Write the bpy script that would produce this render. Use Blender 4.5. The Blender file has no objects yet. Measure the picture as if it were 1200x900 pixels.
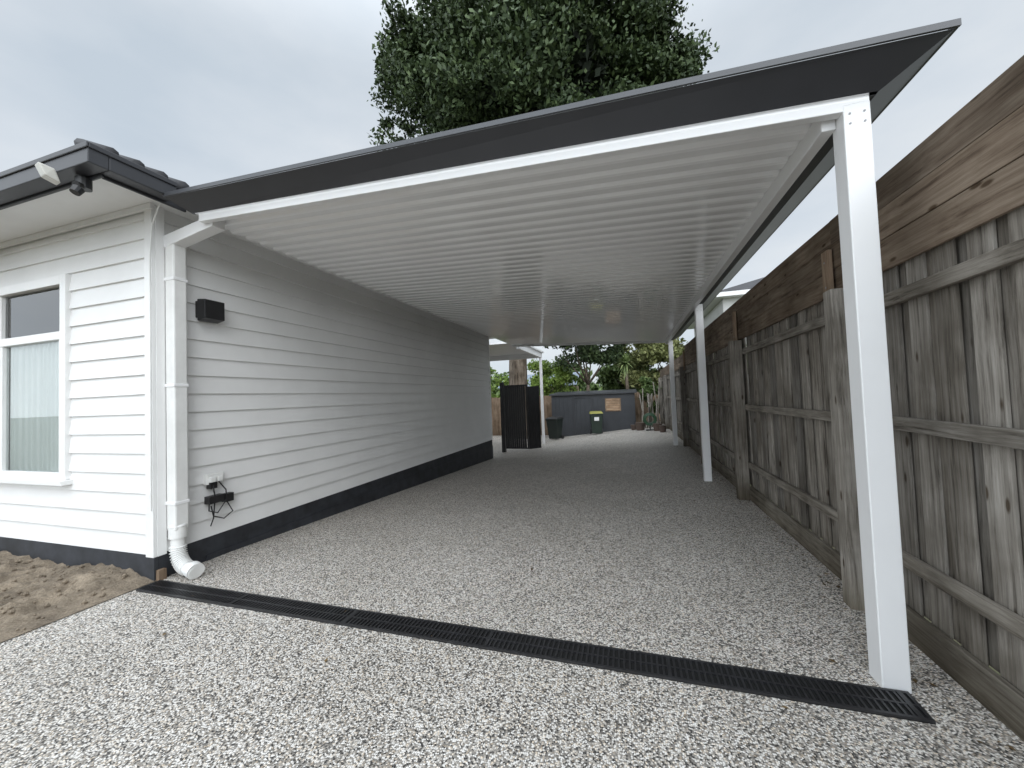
import bpy, math, random
import numpy as np
from mathutils import Vector, Matrix, noise
random.seed(7); np.random.seed(7)
C=bpy.context; D=bpy.data
# ------------------------------------------------------------------ helpers
def newmat(name):
    m=D.materials.new(name); m.use_nodes=True
    nt=m.node_tree; b=nt.nodes["Principled BSDF"]
    return m,nt,b
def N(nt,t,**k):
    n=nt.nodes.new(t)
    for a,v in k.items(): setattr(n,a,v)
    return n
def ramp(nt,src,stops,interp='LINEAR'):
    r=N(nt,'ShaderNodeValToRGB'); r.color_ramp.interpolation=interp
    e=r.color_ramp.elements
    while len(e)<len(stops): e.new(0.5)
    for i,(p,c) in enumerate(stops):
        e[i].position=p; e[i].color=(c[0],c[1],c[2],1) if len(c)==3 else c
    nt.links.new(src,r.inputs[0]); return r
def mapping(nt,scale=(1,1,1),coord='Object'):
    tc=N(nt,'ShaderNodeTexCoord'); mp=N(nt,'ShaderNodeMapping')
    mp.inputs['Scale'].default_value=scale
    nt.links.new(tc.outputs[coord],mp.inputs[0]); return mp.outputs[0]
def noi(nt,vec,scale,detail=4,rough=.55):
    n=N(nt,'ShaderNodeTexNoise'); n.inputs['Scale'].default_value=scale
    n.inputs['Detail'].default_value=detail; n.inputs['Roughness'].default_value=rough
    nt.links.new(vec,n.inputs['Vector']); return n.outputs['Fac']
def mixc(nt,f,a,b,mode='MIX'):
    m=N(nt,'ShaderNodeMix',data_type='RGBA',blend_type=mode)
    for s,v in ((m.inputs[0],f),(m.inputs[6],a),(m.inputs[7],b)):
        if isinstance(v,(int,float)): s.default_value=v
        elif isinstance(v,tuple): s.default_value=(v[0],v[1],v[2],1)
        else: nt.links.new(v,s)
    return m.outputs[2]
def bump(nt,h,b,strength=.3,dist=.01):
    n=N(nt,'ShaderNodeBump'); n.inputs['Strength'].default_value=strength; n.inputs['Distance'].default_value=dist
    nt.links.new(h,n.inputs['Height']); nt.links.new(n.outputs[0],b.inputs['Normal'])
def paint(name,col,rough=.45,var=.06,spec=.5,metal=0,bstr=0,sc=2.3):
    m,nt,b=newmat(name); v=mapping(nt)
    f=noi(nt,v,sc,4,.6)
    lo=tuple(c*(1-var*1.6) for c in col); hi=tuple(min(1,c*(1+var*.6)) for c in col)
    r=ramp(nt,f,[(.3,lo),(.7,hi)])
    nt.links.new(r.outputs[0],b.inputs['Base Color'])
    b.inputs['Roughness'].default_value=rough; b.inputs['Metallic'].default_value=metal
    b.inputs['Specular IOR Level'].default_value=spec
    if bstr:
        f2=noi(nt,v,60,2); bump(nt,f2,b,bstr,.002)
    return m
def wood(name,dark,mid,light,scale,rnd=.45,rough=.85,stain=True,knots=True):
    m,nt,b=newmat(name); geo=N(nt,'ShaderNodeNewGeometry')
    tc=N(nt,'ShaderNodeTexCoord')
    cm=N(nt,'ShaderNodeVectorMath',operation='SCALE'); 
    cb=N(nt,'ShaderNodeCombineXYZ')
    for i in range(3): nt.links.new(geo.outputs['Random Per Island'],cb.inputs[i])
    nt.links.new(cb.outputs[0],cm.inputs[0]); cm.inputs['Scale'].default_value=17.
    ad=N(nt,'ShaderNodeVectorMath',operation='ADD'); nt.links.new(tc.outputs['Object'],ad.inputs[0]); nt.links.new(cm.outputs[0],ad.inputs[1])
    mp=N(nt,'ShaderNodeMapping'); mp.inputs['Scale'].default_value=scale; nt.links.new(ad.outputs[0],mp.inputs[0])
    wz=N(nt,'ShaderNodeTexNoise'); wz.inputs['Scale'].default_value=2.2; wz.inputs['Detail'].default_value=1; nt.links.new(ad.outputs[0],wz.inputs['Vector'])
    wa=N(nt,'ShaderNodeVectorMath',operation='MULTIPLY_ADD'); nt.links.new(wz.outputs['Color'],wa.inputs[0]); wa.inputs[1].default_value=(.9,.9,.9); nt.links.new(mp.outputs[0],wa.inputs[2])
    g=noi(nt,wa.outputs[0],1.0,6,.72)
    r=ramp(nt,g,[(.33,dark),(.45,mid),(.66,light)])
    bl=noi(nt,ad.outputs[0],1.9,3,.6)
    rb=ramp(nt,bl,[(.34,(.60,.58,.55)),(.62,(1.08,1.08,1.08))])
    c=mixc(nt,1.0,r.outputs[0],rb.outputs[0],'MULTIPLY')
    ri=ramp(nt,geo.outputs['Random Per Island'],[(0,(1-rnd,1-rnd,1-rnd)),(.5,(1,.975,.94)),(1,(1+rnd*.5,1+rnd*.5,1+rnd*.5))])
    c=mixc(nt,1.0,c,ri.outputs[0],'MULTIPLY')
    if knots:
        mk=N(nt,'ShaderNodeMapping'); mk.inputs['Scale'].default_value=tuple(9 if s>10 else 3.2 for s in scale)
        nt.links.new(ad.outputs[0],mk.inputs[0])
        vo=N(nt,'ShaderNodeTexVoronoi'); vo.inputs['Scale'].default_value=1.0; nt.links.new(mk.outputs[0],vo.inputs['Vector'])
        kr=ramp(nt,vo.outputs['Distance'],[(.07,(.32,.27,.22)),(.13,(1,1,1))])
        c=mixc(nt,1.0,c,kr.outputs[0],'MULTIPLY')
    if stain:
        sx=N(nt,'ShaderNodeSeparateXYZ'); nt.links.new(tc.outputs['Object'],sx.inputs[0])
        zr=ramp(nt,sx.outputs[2],[(0.0,(.6,.57,.50)),(.3,(1,1,1))])
        c=mixc(nt,1.0,c,zr.outputs[0],'MULTIPLY')
    nt.links.new(c,b.inputs['Base Color']); b.inputs['Roughness'].default_value=rough
    b.inputs['Specular IOR Level'].default_value=.2
    bump(nt,g,b,.5,.006)
    return m
class MB:
    def __init__(s): s.v=[]; s.f=[]
    def box(s,x0,x1,y0,y1,z0,z1):
        n=len(s.v)
        s.v+=[(x0,y0,z0),(x1,y0,z0),(x1,y1,z0),(x0,y1,z0),(x0,y0,z1),(x1,y0,z1),(x1,y1,z1),(x0,y1,z1)]
        s.f+=[tuple(n+i for i in q) for q in ((0,3,2,1),(4,5,6,7),(0,1,5,4),(1,2,6,5),(2,3,7,6),(3,0,4,7))]
        return n
    def hexa(s,p8):
        n=len(s.v); s.v+=[tuple(p) for p in p8]
        s.f+=[tuple(n+i for i in q) for q in ((0,3,2,1),(4,5,6,7),(0,1,5,4),(1,2,6,5),(2,3,7,6),(3,0,4,7))]
    def quad(s,*p):
        n=len(s.v); s.v+=[tuple(q) for q in p]; s.f.append(tuple(range(n,n+len(p))))
    def tube(s,pts,rad,seg=12,cap=True):
        pts=[Vector(p) for p in pts]
        if not hasattr(rad,'__len__'): rad=[rad]*len(pts)
        rings=[]; prev=None
        for i,p in enumerate(pts):
            if i==0: d=pts[1]-p
            elif i==len(pts)-1: d=p-pts[i-1]
            else: d=(pts[i+1]-p).normalized()+(p-pts[i-1]).normalized()
            d.normalize()
            if prev is None:
                a=d.cross(Vector((0,0,1)) if abs(d.z)<.9 else Vector((1,0,0))).normalized()
            else: a=(prev-d*prev.dot(d)).normalized()
            prev=a; b=d.cross(a)
            n=len(s.v)
            for k in range(seg):
                t=2*math.pi*k/seg
                s.v.append(tuple(p+(a*math.cos(t)+b*math.sin(t))*rad[i]))
            rings.append(n)
        for i in range(len(rings)-1):
            for k in range(seg):
                k2=(k+1)%seg
                s.f.append((rings[i]+k,rings[i]+k2,rings[i+1]+k2,rings[i+1]+k))
        if cap:
            s.f.append(tuple(rings[0]+k for k in range(seg))[::-1]); s.f.append(tuple(rings[-1]+k for k in range(seg)))
    def obj(s,name,mat,parent=None,bevel=0,smooth=False):
        me=D.meshes.new(name); me.from_pydata(s.v,[],s.f); me.update()
        o=D.objects.new(name,me); C.scene.collection.objects.link(o)
        me.materials.append(mat)
        if parent: o.parent=parent
        if bevel:
            b=o.modifiers.new('b','BEVEL'); b.width=bevel; b.segments=2; b.limit_method='ANGLE'
        if smooth:
            for p in me.polygons: p.use_smooth=True
        return o
def empty(name):
    e=D.objects.new(name,None); C.scene.collection.objects.link(e); return e

# ------------------------------------------------------------------ materials
M_white=paint('white_paint',(.78,.78,.77),.4,.03)
M_wb=paint('weatherboard_paint',(.78,.78,.77),.5,.04,sc=1.4)
M_frame=paint('carport_frame_white',(.80,.80,.80),.3,.02)
M_char=paint('charcoal_steel',(.036,.037,.042),.42,.08)
M_charlip=paint('charcoal_steel_lip',(.06,.063,.07),.4,.08)
M_base=paint('charcoal_base',(.030,.033,.040),.6,.35,sc=6)
M_black=paint('black_plastic',(.014,.014,.015),.42,.25,sc=9)
M_shade=paint('shade_black',(.004,.004,.004),.9,.1)  # near-black colour standing in for deep shade
M_tile=paint('concrete_tile',(.055,.055,.06),.7,.25)
M_grey=paint('grey_plastic',(.30,.31,.32),.5,.1)
M_shed=paint('shed_metal',(.035,.038,.043),.5,.15)
M_pvc=paint('pvc_white',(.76,.76,.74),.4,.06,sc=5)
def mk_ceiling():
    m,nt,b=newmat('ceiling_sheet_gloss'); v=mapping(nt)
    f=noi(nt,v,.8,2); r=ramp(nt,f,[(.3,(.82,.82,.82)),(.7,(.87,.87,.87))])
    nt.links.new(r.outputs[0],b.inputs['Base Color']); b.inputs['Roughness'].default_value=.14
    v2=mapping(nt,(.8,1.5,1)); f2=noi(nt,v2,2.0,2); bump(nt,f2,b,.08,.01)
    b.inputs['Coat Weight'].default_value=.8; b.inputs['Coat Roughness'].default_value=.04
    return m
M_ceil=mk_ceiling()
def mk_agg():
    m,nt,b=newmat('exposed_aggregate'); v=mapping(nt)
    nz=N(nt,'ShaderNodeTexNoise'); nz.inputs['Scale'].default_value=60; nz.inputs['Detail'].default_value=1; nt.links.new(v,nz.inputs['Vector'])
    ad=N(nt,'ShaderNodeVectorMath',operation='MULTIPLY_ADD'); nt.links.new(nz.outputs['Color'],ad.inputs[0]); ad.inputs[1].default_value=(.009,.009,.009); nt.links.new(v,ad.inputs[2])
    vo=N(nt,'ShaderNodeTexVoronoi',voronoi_dimensions='2D'); vo.inputs['Scale'].default_value=118; nt.links.new(ad.outputs[0],vo.inputs['Vector'])
    sp=N(nt,'ShaderNodeSeparateColor'); nt.links.new(vo.outputs['Color'],sp.inputs[0])
    r=ramp(nt,sp.outputs[0],[(0,(.022,.022,.023)),(.20,(.06,.058,.056)),(.27,(.29,.27,.245)),(.50,(.50,.475,.44)),(.68,(.74,.73,.71)),(1,(.86,.86,.85))])
    warm=ramp(nt,sp.outputs[1],[(0,(1,.87,.72)),(.35,(1,.985,.965))])
    c=mixc(nt,1.0,r.outputs[0],warm.outputs[0],'MULTIPLY')
    e=ramp(nt,vo.outputs['Distance'],[(.38,(1,1,1)),(.66,(0,0,0))])
    c=mixc(nt,e.outputs[0],(.225,.213,.197),c)
    big=noi(nt,v,.8,4,.6); rb=ramp(nt,big,[(.3,(.87,.855,.83)),(.7,(1.06,1.05,1.04))])
    c=mixc(nt,1.0,c,rb.outputs[0],'MULTIPLY')
    nt.links.new(c,b.inputs['Base Color']); b.inputs['Roughness'].default_value=.6
    bump(nt,e.outputs[0],b,.4,.005)
    return m
M_agg=mk_agg()
def mk_soil(name,a,bc,sc=3):
    m,nt,b=newmat(name); v=mapping(nt)
    f=noi(nt,v,sc,8,.7); r=ramp(nt,f,[(.3,a),(.65,bc)])
    f2=noi(nt,v,70,3,.7); r2=ramp(nt,f2,[(.35,(.7,.68,.66)),(.65,(1.15,1.15,1.15))])
    c=mixc(nt,1.0,r.outputs[0],r2.outputs[0],'MULTIPLY')
    nt.links.new(c,b.inputs['Base Color']); b.inputs['Roughness'].default_value=.95; bump(nt,f2,b,.8,.012)
    return m
M_sand=mk_soil('sandy_soil',(.11,.087,.063),(.31,.255,.19),4)
M_ground=mk_soil('ground_soil_grass',(.05,.07,.03),(.13,.12,.07),.8)
M_pal=wood('weathered_paling',(.09,.08,.069),(.215,.198,.175),(.36,.338,.308),(38,38,1.8),.34)
M_rail=wood('weathered_rail',(.08,.071,.06),(.195,.178,.155),(.32,.302,.272),(38,2.2,38),.2,knots=False)
M_ext=wood('treated_pine_board',(.09,.066,.048),(.18,.138,.104),(.275,.226,.178),(34,1.6,30),.22,stain=False)
M_extv=wood('treated_pine_post',(.11,.077,.052),(.21,.15,.105),(.30,.23,.17),(34,34,2),.2,stain=False,knots=False)
M_bark=wood('bark',(.035,.027,.02),(.10,.08,.062),(.19,.16,.13),(9,9,1.6),.1,stain=False,knots=False)
def mk_leaf(name,dark,light):
    m,nt,b=newmat(name); geo=N(nt,'ShaderNodeNewGeometry')
    r=ramp(nt,geo.outputs['Random Per Island'],[(0,dark),(.7,tuple((a+c)/2 for a,c in zip(dark,light))),(1,light)])
    nt.links.new(r.outputs[0],b.inputs['Base Color']); b.inputs['Roughness'].default_value=.55; b.inputs['Specular IOR Level'].default_value=.3
    return m
M_leaf=mk_leaf('leaf_dark',(.026,.045,.018),(.095,.135,.052))
M_leaf2=mk_leaf('leaf_mid',(.05,.085,.025),(.15,.21,.07))
M_leaf3=mk_leaf('leaf_lime',(.14,.22,.04),(.30,.40,.10))
M_leaf4=mk_leaf('leaf_olive',(.12,.14,.045),(.28,.29,.12))
M_core=paint('foliage_core_shade',(.012,.020,.009),.9,.3)  # crown interior shade put into the leaf colour
def mk_glass():
    m,nt,b=newmat('window_glass'); nt.nodes.remove(b)
    t=N(nt,'ShaderNodeBsdfTransparent'); g=N(nt,'ShaderNodeBsdfGlossy'); g.inputs['Roughness'].default_value=.02
    t.inputs[0].default_value=(.93,.96,.95,1)
    mx=N(nt,'ShaderNodeMixShader'); fr=N(nt,'ShaderNodeFresnel'); fr.inputs[0].default_value=1.5
    ad=N(nt,'ShaderNodeMath',operation='ADD'); ad.inputs[1].default_value=.05; nt.links.new(fr.outputs[0],ad.inputs[0])
    nt.links.new(ad.outputs[0],mx.inputs[0]); nt.links.new(t.outputs[0],mx.inputs[1]); nt.links.new(g.outputs[0],mx.inputs[2])
    nt.links.new(mx.outputs[0],nt.nodes['Material Output'].inputs[0]); return m
M_glass=mk_glass()

# ------------------------------------------------------------------ ground
def gz(x,y):
    s=.0425 if x<-4 else (.004 if x>1.2 else .0425+(x+4)/5.2*(.004-.0425))
    return -s*min(max(0,y-2.9),17)
def sheet(name,xs,ys,zf,mat,smooth=True):
    m=MB(); 
    for y in ys:
        for x in xs: m.v.append((x,y,zf(x,y)))
    w=len(xs)
    for j in range(len(ys)-1):
        for i in range(w-1): m.f.append((j*w+i,j*w+i+1,(j+1)*w+i+1,(j+1)*w+i))
    return m.obj(name,mat,smooth=smooth)
sheet('ground',[-400,-100,-30,-12,-8,-4,-1,1.2,4,12,40,100,400],[-400,-60,-10,0,2.9,6,10,14,17,19.9,24,40,100,400],lambda x,y:gz(x,y)-.05,M_ground)
sheet('driveway',[-3.93,-3,-2,-1,0,1.2,1.44],[-9,-4,0,2.3,2.9,5,7.5,10.4],gz,M_agg)
sheet('driveway',[-12,-8,-4,-3,-2,-1,0,1.2,1.44],[10.4,13,16,19.9,20.8],gz,M_agg)
def sz(x,y):
    e=min(1,max(0,(-3.93-x+.06*noise.noise(Vector((y*5,1,1))))/.4))
    return .006+ e*(.03+.07*(noise.noise(Vector((x*1.5,y*1.5,0)))+.3)+.045*noise.noise(Vector((x*7,y*7,3)))+.025*noise.noise(Vector((x*17,y*17,3)))+.012*noise.noise(Vector((x*37,y*37,3))))
sheet('sandy_soil',list(np.linspace(-12,-3.915,420)),list(np.linspace(-3,2.27,280)),sz,M_sand)
m=MB()
for i in range(500):
    x=random.uniform(-7,-3.97); y=random.uniform(.6,2.2); r=random.uniform(.004,.018)
    m.tube([(x,y,sz(x,y)-.005),(x+r*.3,y,sz(x,y)+r*.7),(x,y+r*.3,sz(x,y)+r*1.3)],[r,r*1.1,r*.5],6)
m.obj('soil_clods',M_sand)
# leaf litter along fence and a few specks of soil on the slab
m=MB()
for i in range(230):
    y=random.uniform(1.2,15); x=1.42-abs(random.gauss(0,.10)) if i%6 else random.uniform(-3.5,1.2)
    a=random.uniform(0,6.28); L_=random.uniform(.010,.024); w_=L_*.45; z=gz(x,y)+.006
    dx,dy=math.cos(a),math.sin(a)
    m.quad((x-dx*L_,y-dy*L_,z),(x+dy*w_,y-dx*w_,z+random.uniform(0,.006)),(x+dx*L_,y+dy*L_,z+random.uniform(0,.008)),(x-dy*w_,y+dx*w_,z+random.uniform(0,.004)))
m.obj('fallen_leaves',mk_leaf('leaf_litter',(.07,.045,.02),(.22,.15,.07)))

# ------------------------------------------------------------------ trench drain
dr=empty('trench_drain')
m=MB(); m.box(-3.88,1.17,2.105,2.275,-.02,.004); m.obj('channel_shade',M_shade,dr)  # flat dark sheet under the grate, painted as the shade of the recess
m=MB()
for y0,y1 in ((2.105,2.119),(2.261,2.275),(2.185,2.195)): m.box(-3.88,1.17,y0,y1,.003,.014)
x=-3.88
while x<1.17:
    m.box(x,x+.010,2.119,2.185,.005,.013); m.box(x,x+.010,2.195,2.261,.005,.013); x+=.028
for k in range(6): 
    xx=-3.88+k*1.0; m.box(xx,xx+.018,2.106,2.274,.0045,.0145)
m.box(1.155,1.17,2.106,2.274,.0045,.0145)
m.obj('grate',paint('drain_grate_plastic',(.022,.022,.024),.35,.2,sc=8),dr)

# ------------------------------------------------------------------ house
H=empty('weatherboard_house')
WX=-3.95; WY=2.28; EY=10.66; ZT=3.26
EXPO=.172
def boards_front(m,x0,x1,z0,z1,Y=WY):
    z=z0
    while z<z1-.005:
        zz=min(z+EXPO,z1)
        m.quad((x0,Y-.024,z),(x1,Y-.024,z),(x1,Y-.003,zz),(x0,Y-.003,zz))
        m.quad((x0,Y,z),(x1,Y,z),(x1,Y-.024,z),(x0,Y-.024,z))
        z=zz
def boards_side(m,y0,y1,z0,z1,X=WX):
    z=z0
    while z<z1-.005:
        zz=min(z+EXPO,z1)
        m.quad((X+.024,y0,z),(X+.024,y1,z),(X+.003,y1,zz),(X+.003,y0,zz))
        m.quad((X,y0,z),(X,y1,z),(X+.024,y1,z),(X+.024,y0,z))
        z=zz
zb=.22
wz0,wz1=zb+EXPO*3.55,2.72
wx0,wx1=-6.28,-5.17
m=MB()
boards_front(m,-14,wx0,zb,ZT); boards_front(m,wx1,WX-.03,zb,ZT)
boards_front(m,wx0,wx1,zb,wz0)
zc=zb+EXPO*math.ceil((wz1-zb)/EXPO); boards_front(m,wx0,wx1,zc,ZT); m.quad((wx0,WY-.004,wz1),(wx1,WY-.004,wz1),(wx1,WY-.004,zc),(wx0,WY-.004,zc))
boards_side(m,WY+.05,EY,zb,ZT+.3)
m.quad((WX,EY,-.6),(-14,EY,-.6),(-14,EY,3.5),(WX,EY,3.5))
m.quad((-14,EY,-.6),(-14,WY,-.6),(-14,WY,3.5),(-14,EY,3.5))
m.obj('walls',M_wb,H)
m=MB(); m.box(WX-.07,WX+.026,WY-.03,WY-.001,zb-.02,ZT); m.box(WX+.002,WX+.03,WY-.0005,WY+.07,zb-.02,ZT)
m.box(WX-.0,WX+.028,EY-.06,EY+.02,zb,ZT)
m.obj('corner_boards',M_white,H,.003)
m=MB(); m.box(-14,WX+.02,WY-.022,WY+.01,-.3,zb-.003); m.box(WX-.02,WX+.018,WY+.011,EY+.01,-.7,zb-.003); 
m.box(WX+.0181,WX+.03,WY+.4,EY+.012,-.7,.05)
m.obj('base_boards',M_base,H,.003)
m=MB(); m.box(WX+.02,WX+.06,WY-.01,WY+.05,-.05,.09); m.obj('stump_end',M_extv,H,.004)
# window
m=MB(); fy0,fy1=WY-.05,WY+.03
m.box(wx0-.07,wx0+.02,fy0,fy1,wz0,wz1+.07); m.box(wx1-.02,wx1+.07,fy0,fy1,wz0,wz1+.07)
m.box(wx0+.02,wx1-.02,fy0,fy1,wz1-.02,wz1+.07)
m.box(wx0-.12,wx1+.12,WY-.10,fy1,wz0-.045,wz0-.001)
m.box(wx0+.0201,wx1-.0201,WY-.035,WY+.028,2.17,2.25)
m.box(wx0+.0201,wx0+.075,WY-.03,WY+.02,wz0,2.17); m.box(wx1-.075,wx1-.0201,WY-.03,WY+.02,wz0,2.17)
m.box(wx0+.075,wx1-.075,WY-.03,WY+.02,wz0,wz0+.06)
m.box(wx0+.0201,wx0+.05,WY-.03,WY+.02,2.25,wz1-.02); m.box(wx1-.05,wx1-.0201,WY-.03,WY+.02,2.25,wz1-.02)
m.obj('window_frame',M_white,H,.004)
m=MB(); m.quad((wx0+.05,WY,wz0+.05),(wx1-.05,WY,wz0+.05),(wx1-.05,WY,2.18),(wx0+.05,WY,2.18)); m.quad((wx0+.04,WY,2.24),(wx1-.04,WY,2.24),(wx1-.04,WY,wz1),(wx0+.04,WY,wz1)); m.obj('window_glass',M_glass,H)
m=MB(); n=200
for i in range(n+1):
    t=i/n; x=wx0+.02+t*(wx1-wx0-.04); y=WY+.045+.013*math.sin(t*75+2*math.sin(t*9))+.006*math.sin(t*190)
    m.v+=[(x,y,wz0),(x,y,2.21)]
for i in range(n): m.f.append((2*i,2*i+2,2*i+3,2*i+1))
M_curt=paint('sheer_curtain',(.86,.89,.88),.9,.03); m.obj('curtain',M_curt,H,smooth=True)
m=MB(); m.box(-8,-4.4,WY+.4,WY+3,.3,3.0); m.obj('room_dark_box',M_shade,H)  # near-black box; the unlit room's darkness is put into its colour
# eave
EX=-3.52; EF=1.65; GE=2.20
m=MB(); m.quad((-14.6,EF+.1,ZT),(EX-.1,EF+.1,ZT),(EX-.1,WY+.1,ZT),(-14.6,WY+.1,ZT)); m.quad((WX-.1,WY+.1,ZT),(EX-.02,WY+.1,ZT),(EX-.02,11.1,ZT),(WX-.1,11.1,ZT))
m.quad((-14.6,EY,ZT),(WX-.1,EY,ZT),(WX-.1,11.1,ZT),(-14.6,11.1,ZT))
m.box(-14,WX+.05,WY-.05,WY-.024,ZT-.05,ZT-.002)
m.box(EX-.02,EX+.0,GE+.12,11.12,ZT-.12,ZT+.05)
m.obj('soffit_and_fascia',M_white,H)
m=MB()
m.box(-14.6,EX-.0,EF,EF+.115,ZT-.065,ZT+.06); m.box(EX-.115,EX,EF+.116,GE,ZT-.065,ZT+.06)
m.box(-14.6,EX+.012,EF-.012,EF+.0,ZT+.035,ZT+.075); m.box(EX+.0,EX+.012,EF,GE,ZT+.035,ZT+.075)
m.box(-14.6,EX-.1,EF+.12,EF+.14,ZT-.085,ZT+.1); m.box(EX-.14,EX-.12,EF+.14,GE+.15,ZT-.085,ZT+.1)
m.obj('gutter',M_char,H,.008)
# hip roof
tp=math.tan(math.radians(24)); X0,X1,Y0,Y1=-14.6,EX-.06,EF+.06,11.1; hz=ZT+.06; hy=(Y1-Y0)/2; rz=hz+hy*tp
A=(X0,Y0,hz);B=(X1,Y0,hz);Cc=(X1,Y1,hz);Dd=(X0,Y1,hz);R1=(X1-hy,Y0+hy,rz);R0=(X0+hy,Y0+hy,rz)
m=MB(); m.quad(A,B,R1,R0); m.quad(B,Cc,R1); m.quad(Cc,Dd,R0,R1); m.quad(Dd,A,R0); m.obj('roof_hip',M_tile,H)
m=MB()
y=Y0+.1
while y<6:
    for c in range(3):
        xa=X1-.0-c*.32; za=hz+.035+(c*.32)*tp+c*.012
        if Y0+(c*.32)<y: m.tube([(xa,y,za),(xa-.36,y,za+.36*tp)],[.048,.042],8)
    m.box(X1-.3,X1-.01,y+.045,y+.13,hz-.01,hz+.05)
    y+=.16
m.obj('roof_tiles',M_tile,H,smooth=True)
m=MB(); v0=Vector(B)+Vector((-.12,.12,.05)); v1=Vector(R1)+Vector((0,0,.03)); n=14
for i in range(n):
    a=v0.lerp(v1,i/n); b=v0.lerp(v1,(i+1.08)/n); m.tube([a,b],[.07,.06],10)
m.obj('hip_capping',M_tile,H,smooth=True)

# security light on the gutter
S=empty('security_light')
m=MB(); bx,by,bz=-3.78,1.70,3.12
m.tube([(bx,by+.05,bz+.06),(bx,by+.05,bz-.02)],.045,14); m.tube([(bx,by+.05,bz+.0),(bx+.06,by-.02,bz-.03)],.022,10)
m.tube([(bx+.05,by,bz-.05),(bx+.05,by-.02,bz-.09)],[.035,.03],12); m.obj('mount',M_black,S,smooth=False)
m=MB(); m.hexa([(bx-.16,by-.10,bz+.02),(bx-.04,by-.13,bz-.0),(bx-.04,by-.05,bz-.02),(bx-.16,by-.02,bz+.0),(bx-.17,by-.13,bz+.10),(bx-.05,by-.16,bz+.08),(bx-.04,by-.08,bz+.07),(bx-.16,by-.05,bz+.09)])
m.obj('lamp_head',paint('lamp_cream',(.62,.61,.56),.4,.05),S,.008)

# downpipe
P=empty('downpipe'); px,py=-3.862,2.40
m=MB(); m.box(-3.918,-3.806,2.345,2.455,.40,2.99); m.obj('square_pipe',M_pvc,P,.012)
m=MB()
pts=[(px,py,.42),(px,py,.25)]
for i in range(1,9):
    t=i/8*math.radians(78); pts.append((px+.17*(1-math.cos(t)),py-.02*i/8,.25-.17*math.sin(t)))
pts.append((px+.26,py-.03,.06))
m.tube(pts,.052,24); 
m.tube([(px,py,.43),(px,py,.33)],.066,24); m.tube([(px,py,.43),(px,py,.445)],[.072,.066],24)
m.tube([(px+.20,py-.02,.080),(px+.26,py-.03,.068)],.066,24)
m.obj('pipe',M_pvc,P,smooth=False)
m=MB()
for i in range(12):
    t=i/11*math.radians(80)
    c=Vector((px+.17*(1-math.cos(t)),py-.02*i/11,.25-.17*math.sin(t))); d=Vector((math.sin(t),0,-math.cos(t)))
    m.tube([c-d*.006,c-d*.003,c+d*.003,c+d*.006],[.055,.062,.062,.055],24)
m.obj('elbow_rings',M_pvc,P,smooth=False)
m=MB(); 
for z in (.62,1.65,2.6): m.box(-3.925,-3.80,2.339,2.461,z,z+.03)
m.hexa([(-3.93,2.34,2.90),(-3.32,2.34,3.0),(-3.32,2.45,3.0),(-3.93,2.45,2.90),(-3.93,2.34,3.01),(-3.32,2.34,3.10),(-3.32,2.45,3.10),(-3.93,2.45,3.01)])
m.obj('brackets_and_arm',M_frame,P,.006)
m=MB(); m.tube([(-3.72,2.2,3.22),(-3.88,2.23,3.05),(-3.93,2.242,2.8),(-3.93,2.242,2.0),(-3.935,2.242,.6)],.006,6); m.obj('wall_cable',M_pvc)

L=empty('wall_light'); m=MB(); m.box(-3.925,-3.895,2.60,2.72,2.32,2.48); m.obj('bracket',M_black,L,.004)
m=MB(); m.hexa([(-3.90,2.60,2.29),(-3.80,2.60,2.31),(-3.80,2.79,2.31),(-3.90,2.79,2.29),(-3.90,2.60,2.50),(-3.80,2.60,2.49),(-3.80,2.79,2.49),(-3.90,2.79,2.50)]); m.obj('housing',M_black,L,.006)
Oo=empty('power_outlet'); m=MB(); m.box(-3.93,-3.885,2.66,2.82,.72,.82); m.box(-3.885,-3.86,2.68,2.73,.74,.79); m.box(-3.885,-3.86,2.75,2.80,.74,.79); m.obj('socket_box',M_pvc,Oo,.006)
m=MB(); m.box(-3.92,-3.86,2.68,2.74,.68,.74); m.box(-3.92,-3.85,2.66,2.80,.54,.61); m.box(-3.92,-3.86,2.82,2.90,.52,.60)
def cable(p,r=.006): m.tube(p,r,6)
cable([(-3.87,2.71,.74),(-3.85,2.70,.66),(-3.86,2.72,.58)])
cable([(-3.87,2.76,.74),(-3.83,2.80,.65),(-3.85,2.82,.55),(-3.86,2.74,.44),(-3.86,2.66,.48),(-3.87,2.67,.56)])
cable([(-3.87,2.84,.52),(-3.85,2.88,.42),(-3.86,2.80,.37),(-3.86,2.70,.42),(-3.86,2.68,.52)])
cable([(-3.87,2.72,.54),(-3.86,2.70,.40),(-3.87,2.68,.33)])
m.obj('adaptors_and_cables',M_black,Oo)

# ------------------------------------------------------------------ carport
K=empty('carport')
YB=11.65
def cz(x): return 3.07+(x+3.2)*(2.865-3.07)/4.2
def lx(y): return -3.50
m=MB(); P0=.150; prof=[(0,0),(.062,0),(.066,.040),(.100,.040),(.128,0.004)]
ys=[]; y=2.36
while y<YB:
    for a,h in prof:
        if y+a<YB: ys.append((y+a,h))
    y+=P0
for y,h in ys:
    m.v+=[(lx(y),y,cz(lx(y))+h),(1.08,y,cz(1.08)+h)]
for i in range(len(ys)-1): m.f.append((2*i,2*i+2,2*i+3,2*i+1))
m.obj('ceiling_sheet',M_ceil,K)
m=MB(); f0,f1=2.235,YB+.03
m.hexa([(-3.46,f0,3.165),(1.36,f0,2.955),(1.36,f1,2.955),(-3.51,f1,3.165),(-3.46,f0,3.195),(1.36,f0,2.985),(1.36,f1,2.985),(-3.51,f1,3.195)])
m.obj('roof_deck',M_char,K)
m=MB()
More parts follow.
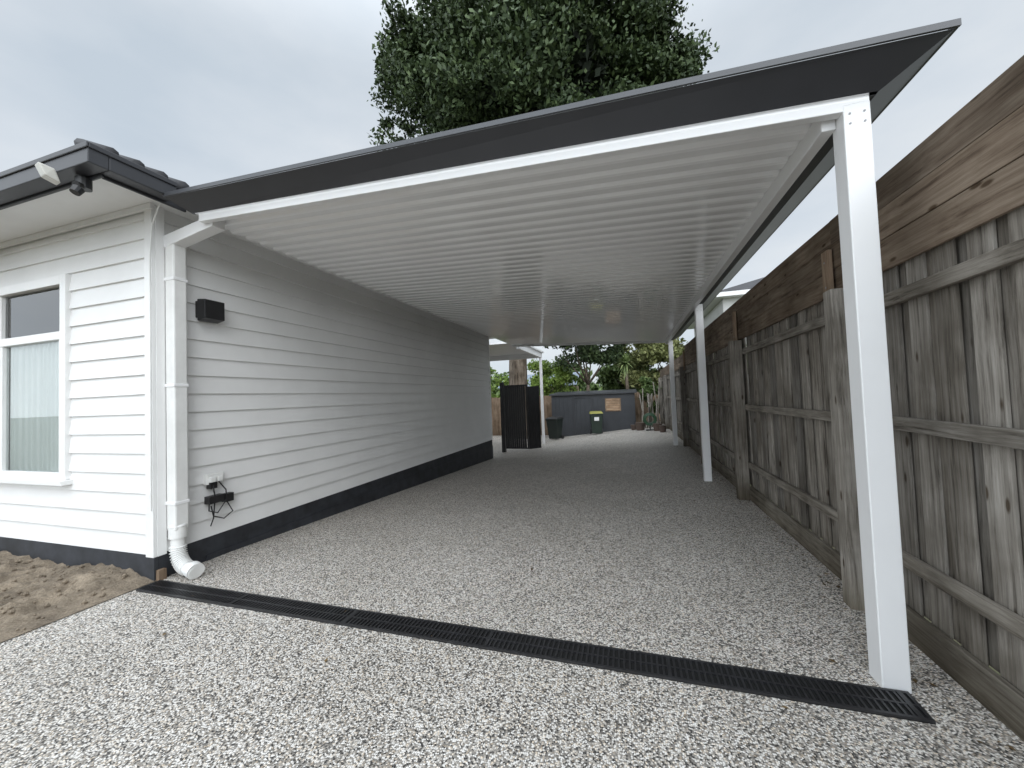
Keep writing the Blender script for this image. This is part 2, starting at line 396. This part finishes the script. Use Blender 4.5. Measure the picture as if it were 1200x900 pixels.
bl=(-3.45,2.27,3.095);br=(1.22,2.27,2.865);tl=(-3.54,2.125,3.18);tr=(1.42,2.125,2.975)
m.quad(bl,br,tr,tl)
brb=(1.22,YB,2.865);trb=(1.42,YB+.05,2.975)
m.quad(br,brb,trb,tr)
m.quad((1.08,2.3,2.867),(1.22,2.3,2.867),(1.22,YB,2.867),(1.08,YB,2.867))
m.quad(bl,tl,(-3.54,2.3,3.2),(-3.45,2.3,3.095))
o=m.obj('fascia',M_char,K)
sol=o.modifiers.new('s','SOLIDIFY'); sol.thickness=.003; sol.offset=0
m=MB()
up=lambda p,h=.030:(p[0],p[1],p[2]+h)
def lipq(a,b,off):
    o_=Vector(off)*.012; a=Vector(a)+Vector(off)*.002;b=Vector(b)+Vector(off)*.002
    m.hexa([a,b,b+o_,a+o_,up(a),up(b),up(b+o_),up(a+o_)])
lipq(tl,(1.435,2.125,2.975),(0,-1,0)); lipq(tr,trb,(1,0,0))
m.obj('fascia_lip',M_charlip,K)
m=MB()
def slab(x0,x1,y0,y1,zt,zb_):
    m.hexa([(x0,y0,cz(x0)+zb_),(x1,y0,cz(x1)+zb_),(x1,y1,cz(x1)+zb_),(x0,y1,cz(x0)+zb_),(x0,y0,cz(x0)+zt),(x1,y0,cz(x1)+zt),(x1,y1,cz(x1)+zt),(x0,y1,cz(x0)+zt)])
slab(-3.40,1.19,2.285,2.335,.03,-.055)
slab(-3.38,1.07,2.336,2.352,.02,-.03)
slab(-3.48,1.07,YB-.08,YB-.02,.02,-.05)
m.box(1.015,1.078,2.353,YB-.09,2.765,2.875)
m.obj('beams',M_frame,K,.004)
m=MB(); PX=1.135
for i,py_ in enumerate((2.34,6.88,11.42)):
    g=gz(1.09,py_); m.box(PX-.056,PX+.056,py_-.057,py_+.055,g-.02,2.84)
m.obj('posts',M_frame,K,.005)
m=MB()
for py_ in (2.34,6.88,11.42):
    for zz in (2.74,2.79):
        m.tube([(PX-.03,py_-.055,zz),(PX-.03,py_-.060,zz)],.005,8); m.tube([(PX+.03,py_-.055,zz),(PX+.03,py_-.060,zz)],.005,8)
m.obj('bolts',M_grey,K)
# ------------------------------------------------------------------ rear verandah
V=empty('verandah'); m=MB()
m.box(-9,-3.32,15.05,15.15,2.98,3.18); m.box(-3.42,-3.32,11.8,15.05,2.98,3.18); m.box(-3.43,-3.33,15.05,15.15,-.6,2.98); m.obj('frame',M_frame,V,.005)
m=MB(); m.box(-9,-3.25,11.75,15.25,3.181,3.24); m.obj('roof',M_frame,V)

# ------------------------------------------------------------------ fence (right)
F=empty('timber_fence')
FX=1.47
m=MB(); y=-3.0; k=0
while y<20.5:
    back=k%2
    w=random.uniform(.118,.132)
    x0=FX+(.018 if back else 0)+random.uniform(-.003,.003)
    zt=2.19+random.uniform(-.012,.012); zb0=.16
    t=random.uniform(-.004,.004)
    a_=y-(.025 if back else 0); b_=y+(w+.0 if not back else w*.80)
    s_=random.uniform(-.005,.005)
    m.hexa([(x0,a_,zb0),(x0+.015,a_,zb0),(x0+.015,b_,zb0),(x0,b_,zb0),(x0+t,a_+s_,zt),(x0+.015+t,a_+s_,zt),(x0+.015+t,b_+s_,zt),(x0+t,b_+s_,zt)])
    y=b_-(.0 if not back else .025)+random.uniform(-.003,.0)
    k+=1
m.obj('palings',M_pal,F,.002)
m=MB()
posts=[-2.3,.39,3.09,5.77,8.46,11.15,13.84,16.53,19.22]
for i in range(len(posts)-1):
    for z in (.42,1.17,1.90):
        dz=random.uniform(-.02,.02)
        m.hexa([(FX-.042,posts[i]+.06,z+dz),(FX-.004,posts[i]+.06,z+dz),(FX-.004,posts[i+1]-.06,z-dz),(FX-.042,posts[i+1]-.06,z-dz),(FX-.042,posts[i]+.06,z+dz+.075),(FX-.004,posts[i]+.06,z+dz+.075),(FX-.004,posts[i+1]-.06,z-dz+.075),(FX-.042,posts[i+1]-.06,z-dz+.075)])
    m.box(FX-.035,FX-.005,posts[i]+.065,posts[i+1]-.065,-.12,.175)
m.obj('rails',M_rail,F,.004)
m=MB()
for p in posts:
    m.box(FX-.17,FX-.03,p-.055,p+.055,-.3,2.085)
m.obj('fence_posts',M_pal,F,.006)
m=MB()
secs=[(-3,.39),(.39,3.32),(3.32,5.9),(5.9,8.46),(8.46,11.1)]
for i,(a,b) in enumerate(secs):
    for r_ in range(3):
        z=2.10+r_*.179
        m.box(FX-.03+random.uniform(-.003,.003),FX-.009,a+.003,b-.003,z+.001,z+.1775)
for a,b in ((11.1,14),(14,17),(17,20)):
    for r_ in range(2):
        z=2.10+r_*.179; m.box(FX-.03,FX-.009,a+.003,b-.003,z+.001,z+.1775)
m.obj('extension_boards',M_ext,F,.003)
m=MB()
for p,zt in ((.45,2.62),(3.32,2.42),(5.9,2.5),(8.5,2.5),(11.1,2.5)):
    m.box(FX-.075,FX-.043,p-.045,p+.045,1.985,zt)
m.obj('extension_battens',M_extv,F,.004)
m=MB()
for p in (3.32,5.9,8.5):
    for z in (2.02,2.15,2.33): m.box(FX-.077,FX-.0745,p-.006,p+.006,z,z+.012)
m.obj('nails',M_grey,F)
F2=empty('timber_fence'); m=MB(); x=-14
while x<4:
    m.box(x,x+.11,21.2,21.215,-.8,1.45+random.uniform(-.02,.02)); x+=.113
y=11
while y<21: m.box(-9.0,-8.985,y,y+.11,-.8,1.6); y+=.113
m.obj('palings',M_extv,F2)

# ------------------------------------------------------------------ gate
G=empty('driveway_gate'); m=MB()
def gatepanel(a,b,z0,z1):
    a=Vector(a);b=Vector(b);d=(b-a); L_=d.length; d.normalize(); nrm=Vector((-d.y,d.x))*.02
    def bar(s0,s1,za,zb_,th=1):
        p=a+d*s0;q=a+d*s1;n_=nrm*th
        m.hexa([(p.x-n_.x,p.y-n_.y,za),(q.x-n_.x,q.y-n_.y,za),(q.x+n_.x,q.y+n_.y,za),(p.x+n_.x,p.y+n_.y,za),(p.x-n_.x,p.y-n_.y,zb_),(q.x-n_.x,q.y-n_.y,zb_),(q.x+n_.x,q.y+n_.y,zb_),(p.x+n_.x,p.y+n_.y,zb_)])
    bar(0,.05,z0,z1);bar(L_-.05,L_,z0,z1);bar(.05,L_-.05,z0,z0+.05,.98);bar(.05,L_-.05,z1-.05,z1,.98)
    s=.06
    while s<L_-.1: bar(s,s+.065,z0+.05,z1-.05,.6); s+=.075
gatepanel((-4.05,12.35),(-3.25,12.3),-.28,1.85); gatepanel((-3.22,12.25),(-2.92,12.6),-.28,1.78)
m.box(-4.2,-4.08,12.3,12.42,-.5,1.95)
m.obj('panels',M_black,G)

# ------------------------------------------------------------------ shed
Sh=empty('garden_shed'); sx0,sx1,sy=-3.65,.2,18.35; g=-.42
m=MB()
x=sx0
while x<sx1-.01:
    x2=min(x+.2,sx1); m.box(x,x2-.012,sy,sy+.05,g-.1,1.42); m.box(x2-.012,x2,sy+.012,sy+.05,g-.1,1.42); x=x2
m.box(sx0,sx1,sy+.051,sy+2.2,g-.1,1.42); m.obj('walls',M_shed,Sh)
m=MB(); m.hexa([(sx0-.1,sy-.1,1.425),(sx1+.1,sy-.1,1.425),(sx1+.1,sy+2.3,1.425),(sx0-.1,sy+2.3,1.425),(sx0-.1,sy-.1,1.49),(sx1+.1,sy-.1,1.49),(sx1+.1,sy+2.3,1.62),(sx0-.1,sy+2.3,1.62)]); m.obj('roof',M_shed,Sh)
m=MB(); m.box(-1.12,-.42,sy-.03,sy-.002,.62,1.22); m.obj('hatch_frame',M_extv,Sh)
m=MB()
for i in range(5): m.box(-1.07,-.47,sy-.05,sy-.031,.66+i*.11,.66+i*.11+.09)
m.obj('hatch_slats',wood('pine',(.22,.13,.07),(.34,.23,.15),(.44,.33,.23),(2,30,30),.2,stain=False,knots=False),Sh)
m=MB(); m.box(-2.6,-2.56,sy-.025,sy-.001,g,1.3); m.box(-1.75,-1.71,sy-.025,sy-.001,g,1.3); m.box(-2.56,-1.75,sy-.025,sy-.001,1.27,1.3); m.obj('door_trim',M_char,Sh)

# ------------------------------------------------------------------ bins
def bin_(px_,py_,rot,lidcol,bodycol):
    g=gz(px_,py_); B_=empty('wheelie_bin'); B_.location=(px_,py_,g); B_.rotation_euler=(0,0,rot)
    m=MB(); m.hexa([(-.20,-.22,.06),(.20,-.22,.06),(.20,.20,.06),(-.20,.20,.06),(-.27,-.32,.92),(.27,-.32,.92),(.27,.30,.92),(-.27,.30,.92)])
    m.box(-.285,.285,-.335,.315,.88,.93)
    m.obj('body',paint('bin_body',bodycol,.5,.1),B_,.015)
    m=MB(); m.hexa([(-.29,-.36,.931),(.29,-.36,.931),(.29,.34,.931),(-.29,.34,.931),(-.25,-.30,.985),(.25,-.30,.985),(.25,.30,1.02),(-.25,.30,1.02)]); m.obj('lid',paint('bin_lid',lidcol,.45,.05),B_,.015)
    m=MB(); m.tube([(-.28,.22,.1),(-.23,.22,.1)],.1,16); m.tube([(.23,.22,.1),(.28,.22,.1)],.1,16); m.tube([(-.23,.22,.1),(.23,.22,.1)],.015,8); m.tube([(-.24,.38,.93),(.24,.38,.93)],.018,8); m.obj('wheels_and_handle',M_black,B_)
    return B_
b1=bin_(-1.48,17.4,.15,(.30,.29,.07),(.02,.035,.025))
m=MB(); m.box(-.10,.10,-.305,-.30,.62,.78); m.obj('label',M_white,b1)
bin_(-3.25,16.9,-.3,(.02,.02,.02),(.012,.018,.015))
# garden clutter
m=MB()
for i in range(12):
    x=.42+i*.075+random.uniform(-.03,.03); y=17.6+random.uniform(-.3,.2); dx=random.uniform(-.2,.35)
    m.tube([(x,y,gz(x,y)),(x+dx,y+.7,gz(x,y)+random.uniform(1.2,2.0))],random.uniform(.02,.035),6)
m.obj('timber_poles',M_rail)
HR=empty('hose_reel'); m=MB()
for rr in (.16,.19,.22,.25):
    pts=[(.72+rr*math.cos(t*math.pi/12),16.4+rr*.2,gz(.7,16.4)+.45+rr*math.sin(t*math.pi/12)) for t in range(25)]
    m.tube(pts,.018,6)
m.obj('hose_coil',paint('hose_green',(.03,.08,.04),.5,.1),HR)
m=MB(); m.tube([(.72,16.45,gz(.7,16.4)),(.72,16.45,gz(.7,16.4)+.95)],.02,8); m.box(.55,.89,16.3,16.6,gz(.7,16.4),gz(.7,16.4)+.04); m.obj('stand',M_black,HR)
m=MB()
for (x,y,r,h) in ((.35,16.9,.2,.32),(.95,15.9,.16,.28),(.1,17.5,.14,.22),(1.1,15.2,.13,.24)):
    g=gz(x,y); m.tube([(x,y,g),(x,y,g+h*.9),(x,y,g+h)],[r*.75,r,r*1.08],16)
m.obj('plant_pots',paint('terracotta_dark',(.10,.07,.055),.8,.2))

# ------------------------------------------------------------------ vegetation
def leaves(name,centres,per,size,mat,parent=None,flat=.6):
    cs=np.array([c[:3] for c in centres]); rs=np.array([c[3] for c in centres])
    idx=np.repeat(np.arange(len(cs)),per); n=len(idx)
    d=np.random.normal(size=(n,3)); d/=np.linalg.norm(d,axis=1)[:,None]
    r=np.random.uniform(.25,1,n)**.6*(1+.18*np.random.normal(size=n))
    p=cs[idx]+d*(r*rs[idx])[:,None]*np.array([1,1,flat])
    a=np.random.normal(size=(n,3)); a[:,2]-=.3; a/=np.linalg.norm(a,axis=1)[:,None]
    b=np.random.normal(size=(n,3)); b-=a*(a*b).sum(1)[:,None]; b/=np.linalg.norm(b,axis=1)[:,None]
    s=size*np.random.uniform(.6,1.3,n)[:,None]
    v=np.stack([p-a*s*.5,p+b*s*.26,p+a*s*.5,p-b*s*.26],1).reshape(-1,3)
    me=D.meshes.new(name); me.vertices.add(4*n); me.vertices.foreach_set('co',v.astype(np.float32).ravel())
    me.loops.add(4*n); me.loops.foreach_set('vertex_index',np.arange(4*n,dtype=np.int32))
    me.polygons.add(n); me.polygons.foreach_set('loop_start',np.arange(0,4*n,4,dtype=np.int32)); me.polygons.foreach_set('loop_total',np.full(n,4,dtype=np.int32))
    me.update(calc_edges=True); me.validate(); me.materials.append(mat)
    o=D.objects.new(name,me); C.scene.collection.objects.link(o)
    if parent: o.parent=parent
    return o
def clumps(c,rad,n,r0,r1,inner=.35,zmin=-1e9):
    out=[]
    while len(out)<n:
        d=Vector((random.gauss(0,1),random.gauss(0,1),random.gauss(0,1))).normalized()
        k=random.uniform(inner,1)**.7
        p=(c[0]+d.x*rad[0]*k,c[1]+d.y*rad[1]*k,c[2]+d.z*rad[2]*k)
        if p[2]>zmin: out.append((*p,random.uniform(r0,r1)))
    return out
def tree(name,base,cc,rad,n,r0,r1,per,size,mat,tr=.3,nl=14,trunks=1,inner=.35,fk=.45,extra=None):
    T=empty(name); cl=clumps(cc,rad,n,r0,r1,inner)
    if extra: cl+=extra
    m=MB(); b=Vector(base); c=Vector(cc)
    for t in range(trunks):
        off=Vector((random.uniform(-.5,.5),random.uniform(-.3,.3),0))*(t>0)*2
        fork=b.lerp(c,fk)+off*.6
        mid=b.lerp(fork,.5)+off*.6+Vector((random.uniform(-.2,.2),0,0))
        m.tube([b+off-Vector((0,0,.2)),b+off+Vector((0,0,.4)),mid,fork],[tr*1.35,tr,tr*.82,tr*.6],10)
        for i in range(nl):
            q=Vector(random.choice(cl)[:3]); q=fork.lerp(q,.8); mm=fork.lerp(q,.5)+Vector((random.uniform(-.4,.4),random.uniform(-.4,.4),.3))
            m.tube([fork,mm,q],[tr*.42,tr*.25,tr*.07],6)
    m.obj('trunk_and_limbs',M_bark,T,smooth=True)
    leaves('foliage',cl,per,size,mat,T)
    return T
right_lobe=clumps((.6,20.0,16.8),(2.9,2.2,2.2),26,.7,1.3,.2)
big=tree('large_tree',(-5.4,18.9,-.6),(-4.3,18.7,16.4),(7.2,5.4,6.6),210,.8,1.6,800,.25,M_leaf,.42,16,2,.45,.5,right_lobe)
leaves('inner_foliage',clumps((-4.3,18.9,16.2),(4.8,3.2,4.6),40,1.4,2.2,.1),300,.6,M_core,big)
leaves('outer_sprigs',clumps((-4.2,18.7,16.6),(8.3,6.2,7.0),130,.3,.8,.86),200,.22,M_leaf,big)
tree('garden_tree',(-2.2,22.2,-.5),(-2.3,22,5.0),(2.6,2.0,1.9),30,.5,.9,400,.24,M_leaf,.15,8)
tree('garden_tree',(2.2,26,0),(1.7,25.8,3.2),(2.4,2.2,2.2),34,.5,.9,300,.28,M_leaf4,.15,8)
tree('garden_tree',(.3,30,0),(.2,30,3.0),(2.2,2,2.0),26,.5,.9,300,.28,M_leaf2,.15,8)
tree('garden_tree',(4.2,20,0),(3.9,20,2.8),(1.6,3,1.0),26,.4,.8,300,.24,M_leaf2,.12,6)
tree('lime_shrub',(-4.7,24,-.5),(-4.7,24,2.5),(1.6,1.2,1.3),18,.4,.7,350,.22,M_leaf3,.08,6)
tree('lime_shrub',(-9.5,24,-.5),(-9.3,24,2.2),(2.5,1.5,1.5),20,.4,.7,350,.22,M_leaf3,.08,6)
tree('lime_shrub',(.95,19.6,-.1),(.95,19.6,1.3),(.5,.5,1.0),14,.2,.4,260,.14,M_leaf2,.04,6)
cl=[]
for i in range(70): cl.append((random.uniform(-35,25),random.uniform(40,50),random.uniform(.5,3.6),random.uniform(1.5,2.8)))
leaves('distant_trees',cl,300,.7,M_leaf2)
tree('street_tree',(-11,-13,0),(-11,-13,6.5),(4.5,4,3.5),46,1,1.6,200,.5,M_leaf,.3,10)
Cd=empty('cordyline'); m=MB(); cx,cy=-.15,20.9; m.tube([(cx,cy,-.4),(cx+.05,cy,1.2),(cx,cy,2.9)],[.12,.09,.08],8); m.obj('stem',M_bark,Cd)
m=MB()
for i in range(150):
    d=Vector((random.gauss(0,1),random.gauss(0,1),random.gauss(.35,.8))).normalized(); L_=random.uniform(.6,.85)
    s=d.cross(Vector((0,0,1))).normalized()*.035; o_=Vector((cx,cy,2.95))
    p1=o_+d*L_*.55; p2=o_+d*L_-Vector((0,0,.15))
    m.quad(o_-s,p1-s,p1+s,o_+s); m.quad(p1-s,p2,p1+s)
m.obj('leaves',mk_leaf('leaf_cordyline',(.10,.15,.05),(.28,.34,.14)),Cd)

# ------------------------------------------------------------------ neighbour buildings
NH=empty('neighbour_house'); m=MB(); m.box(4.9,14,22.5,32,-.2,6.2); m.obj('walls',paint('render_grey',(.55,.55,.53),.8,.05),NH)
m=MB(); m.box(4.3,14.6,21.9,32.6,6.2,6.42); m.obj('eaves',M_white,NH)
m=MB(); a=(4.3,21.9,6.43);b=(14.6,21.9,6.43);c=(14.6,32.6,6.43);d=(4.3,32.6,6.43);e=(9.0,26.5,8.3);f=(10,28,8.3)
m.quad(a,b,e);m.quad(b,c,f,e);m.quad(c,d,f);m.quad(d,a,e,f); m.obj('roof',M_tile,NH)
NG=empty('neighbour_garage'); m=MB(); m.box(-9,-3.9,27,31,-.5,2.1); m.obj('walls',paint('brick_tan',(.30,.22,.16),.85,.2),NG)
m=MB()
x=-9.3
while x<-3.6:
    m.hexa([(x,26.7,2.11),(x+.2,26.7,2.11),(x+.2,29,3.1),(x,29,3.1),(x,26.7,2.14+.02),(x+.2,26.7,2.14),(x+.2,29,3.13),(x,29,3.15)]); x+=.2
m.obj('roof',paint('blue_grey_roof',(.28,.34,.42),.5,.1),NG)

# ------------------------------------------------------------------ world, sun, camera
w=D.worlds.new("World"); C.scene.world=w; w.use_nodes=True; nt=w.node_tree
bg=nt.nodes['Background']; out=nt.nodes['World Output']
sky=N(nt,'ShaderNodeTexSky',sky_type='NISHITA'); sky.sun_disc=False
SD=Vector((.62,-.85,.75)).normalized()
sky.sun_elevation=math.asin(SD.z); sky.sun_rotation=math.atan2(SD.x,SD.y)
nt.links.new(sky.outputs[0],bg.inputs[0]); bg.inputs[1].default_value=.1
tc=N(nt,'ShaderNodeTexCoord'); mp=N(nt,'ShaderNodeMapping'); mp.inputs['Scale'].default_value=(1,1,2.2); nt.links.new(tc.outputs['Generated'],mp.inputs[0])
f=noi(nt,mp.outputs[0],1.9,6,.5)
r=ramp(nt,f,[(.32,(.62,.70,.78)),(.50,(.75,.81,.87)),(.68,(.90,.93,.95))])
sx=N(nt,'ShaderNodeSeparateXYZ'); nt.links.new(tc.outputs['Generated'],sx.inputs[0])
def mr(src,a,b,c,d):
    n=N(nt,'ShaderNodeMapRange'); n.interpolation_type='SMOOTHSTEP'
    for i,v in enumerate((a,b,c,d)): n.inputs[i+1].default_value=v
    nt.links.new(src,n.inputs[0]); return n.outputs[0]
sky_up_boost=mr(sx.outputs[2],.62,1.0,0,1.8); sky_back_boost=mr(sx.outputs[1],.15,-.8,0,2.9)  # added sky brightness overhead and behind camera, lifts walls and carport interior
s1=N(nt,'ShaderNodeMath',operation='ADD'); nt.links.new(sky_up_boost,s1.inputs[0]); nt.links.new(sky_back_boost,s1.inputs[1])
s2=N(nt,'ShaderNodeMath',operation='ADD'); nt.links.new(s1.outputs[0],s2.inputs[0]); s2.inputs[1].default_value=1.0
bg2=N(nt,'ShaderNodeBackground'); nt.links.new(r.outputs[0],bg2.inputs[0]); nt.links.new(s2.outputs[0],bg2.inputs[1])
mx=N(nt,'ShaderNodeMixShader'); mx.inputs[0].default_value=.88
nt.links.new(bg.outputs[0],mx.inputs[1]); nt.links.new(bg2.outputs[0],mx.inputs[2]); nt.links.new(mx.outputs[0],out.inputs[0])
ld=D.lights.new('sun','SUN'); ld.energy=.5; ld.angle=math.radians(35); ld.color=(1,.96,.92)
lo=D.objects.new('sun',ld); C.scene.collection.objects.link(lo); lo.rotation_euler=SD.to_track_quat('Z','Y').to_euler()

yaw=math.radians(17.0); p=math.atan(15.2/450); k=.038
Fw=Vector((-math.sin(yaw)*math.cos(p),math.cos(yaw)*math.cos(p),math.sin(p)))
Rl=Vector((math.cos(yaw),math.sin(yaw),0)); Ul=Rl.cross(Fw)
R=(Rl-k*Ul).normalized(); U=(Ul+k*Rl).normalized()
cd=D.cameras.new('camera'); cd.sensor_width=36; cd.lens=13.5; cd.clip_start=.05; cd.clip_end=2000
co=D.objects.new('camera',cd); C.scene.collection.objects.link(co)
mt=Matrix((( R.x,U.x,-Fw.x,0),(R.y,U.y,-Fw.y,0),(R.z,U.z,-Fw.z,1.45),(0,0,0,1)))
co.matrix_world=mt
C.scene.camera=co
C.scene.view_settings.view_transform='Standard'; C.scene.view_settings.look='None'; C.scene.view_settings.exposure=0
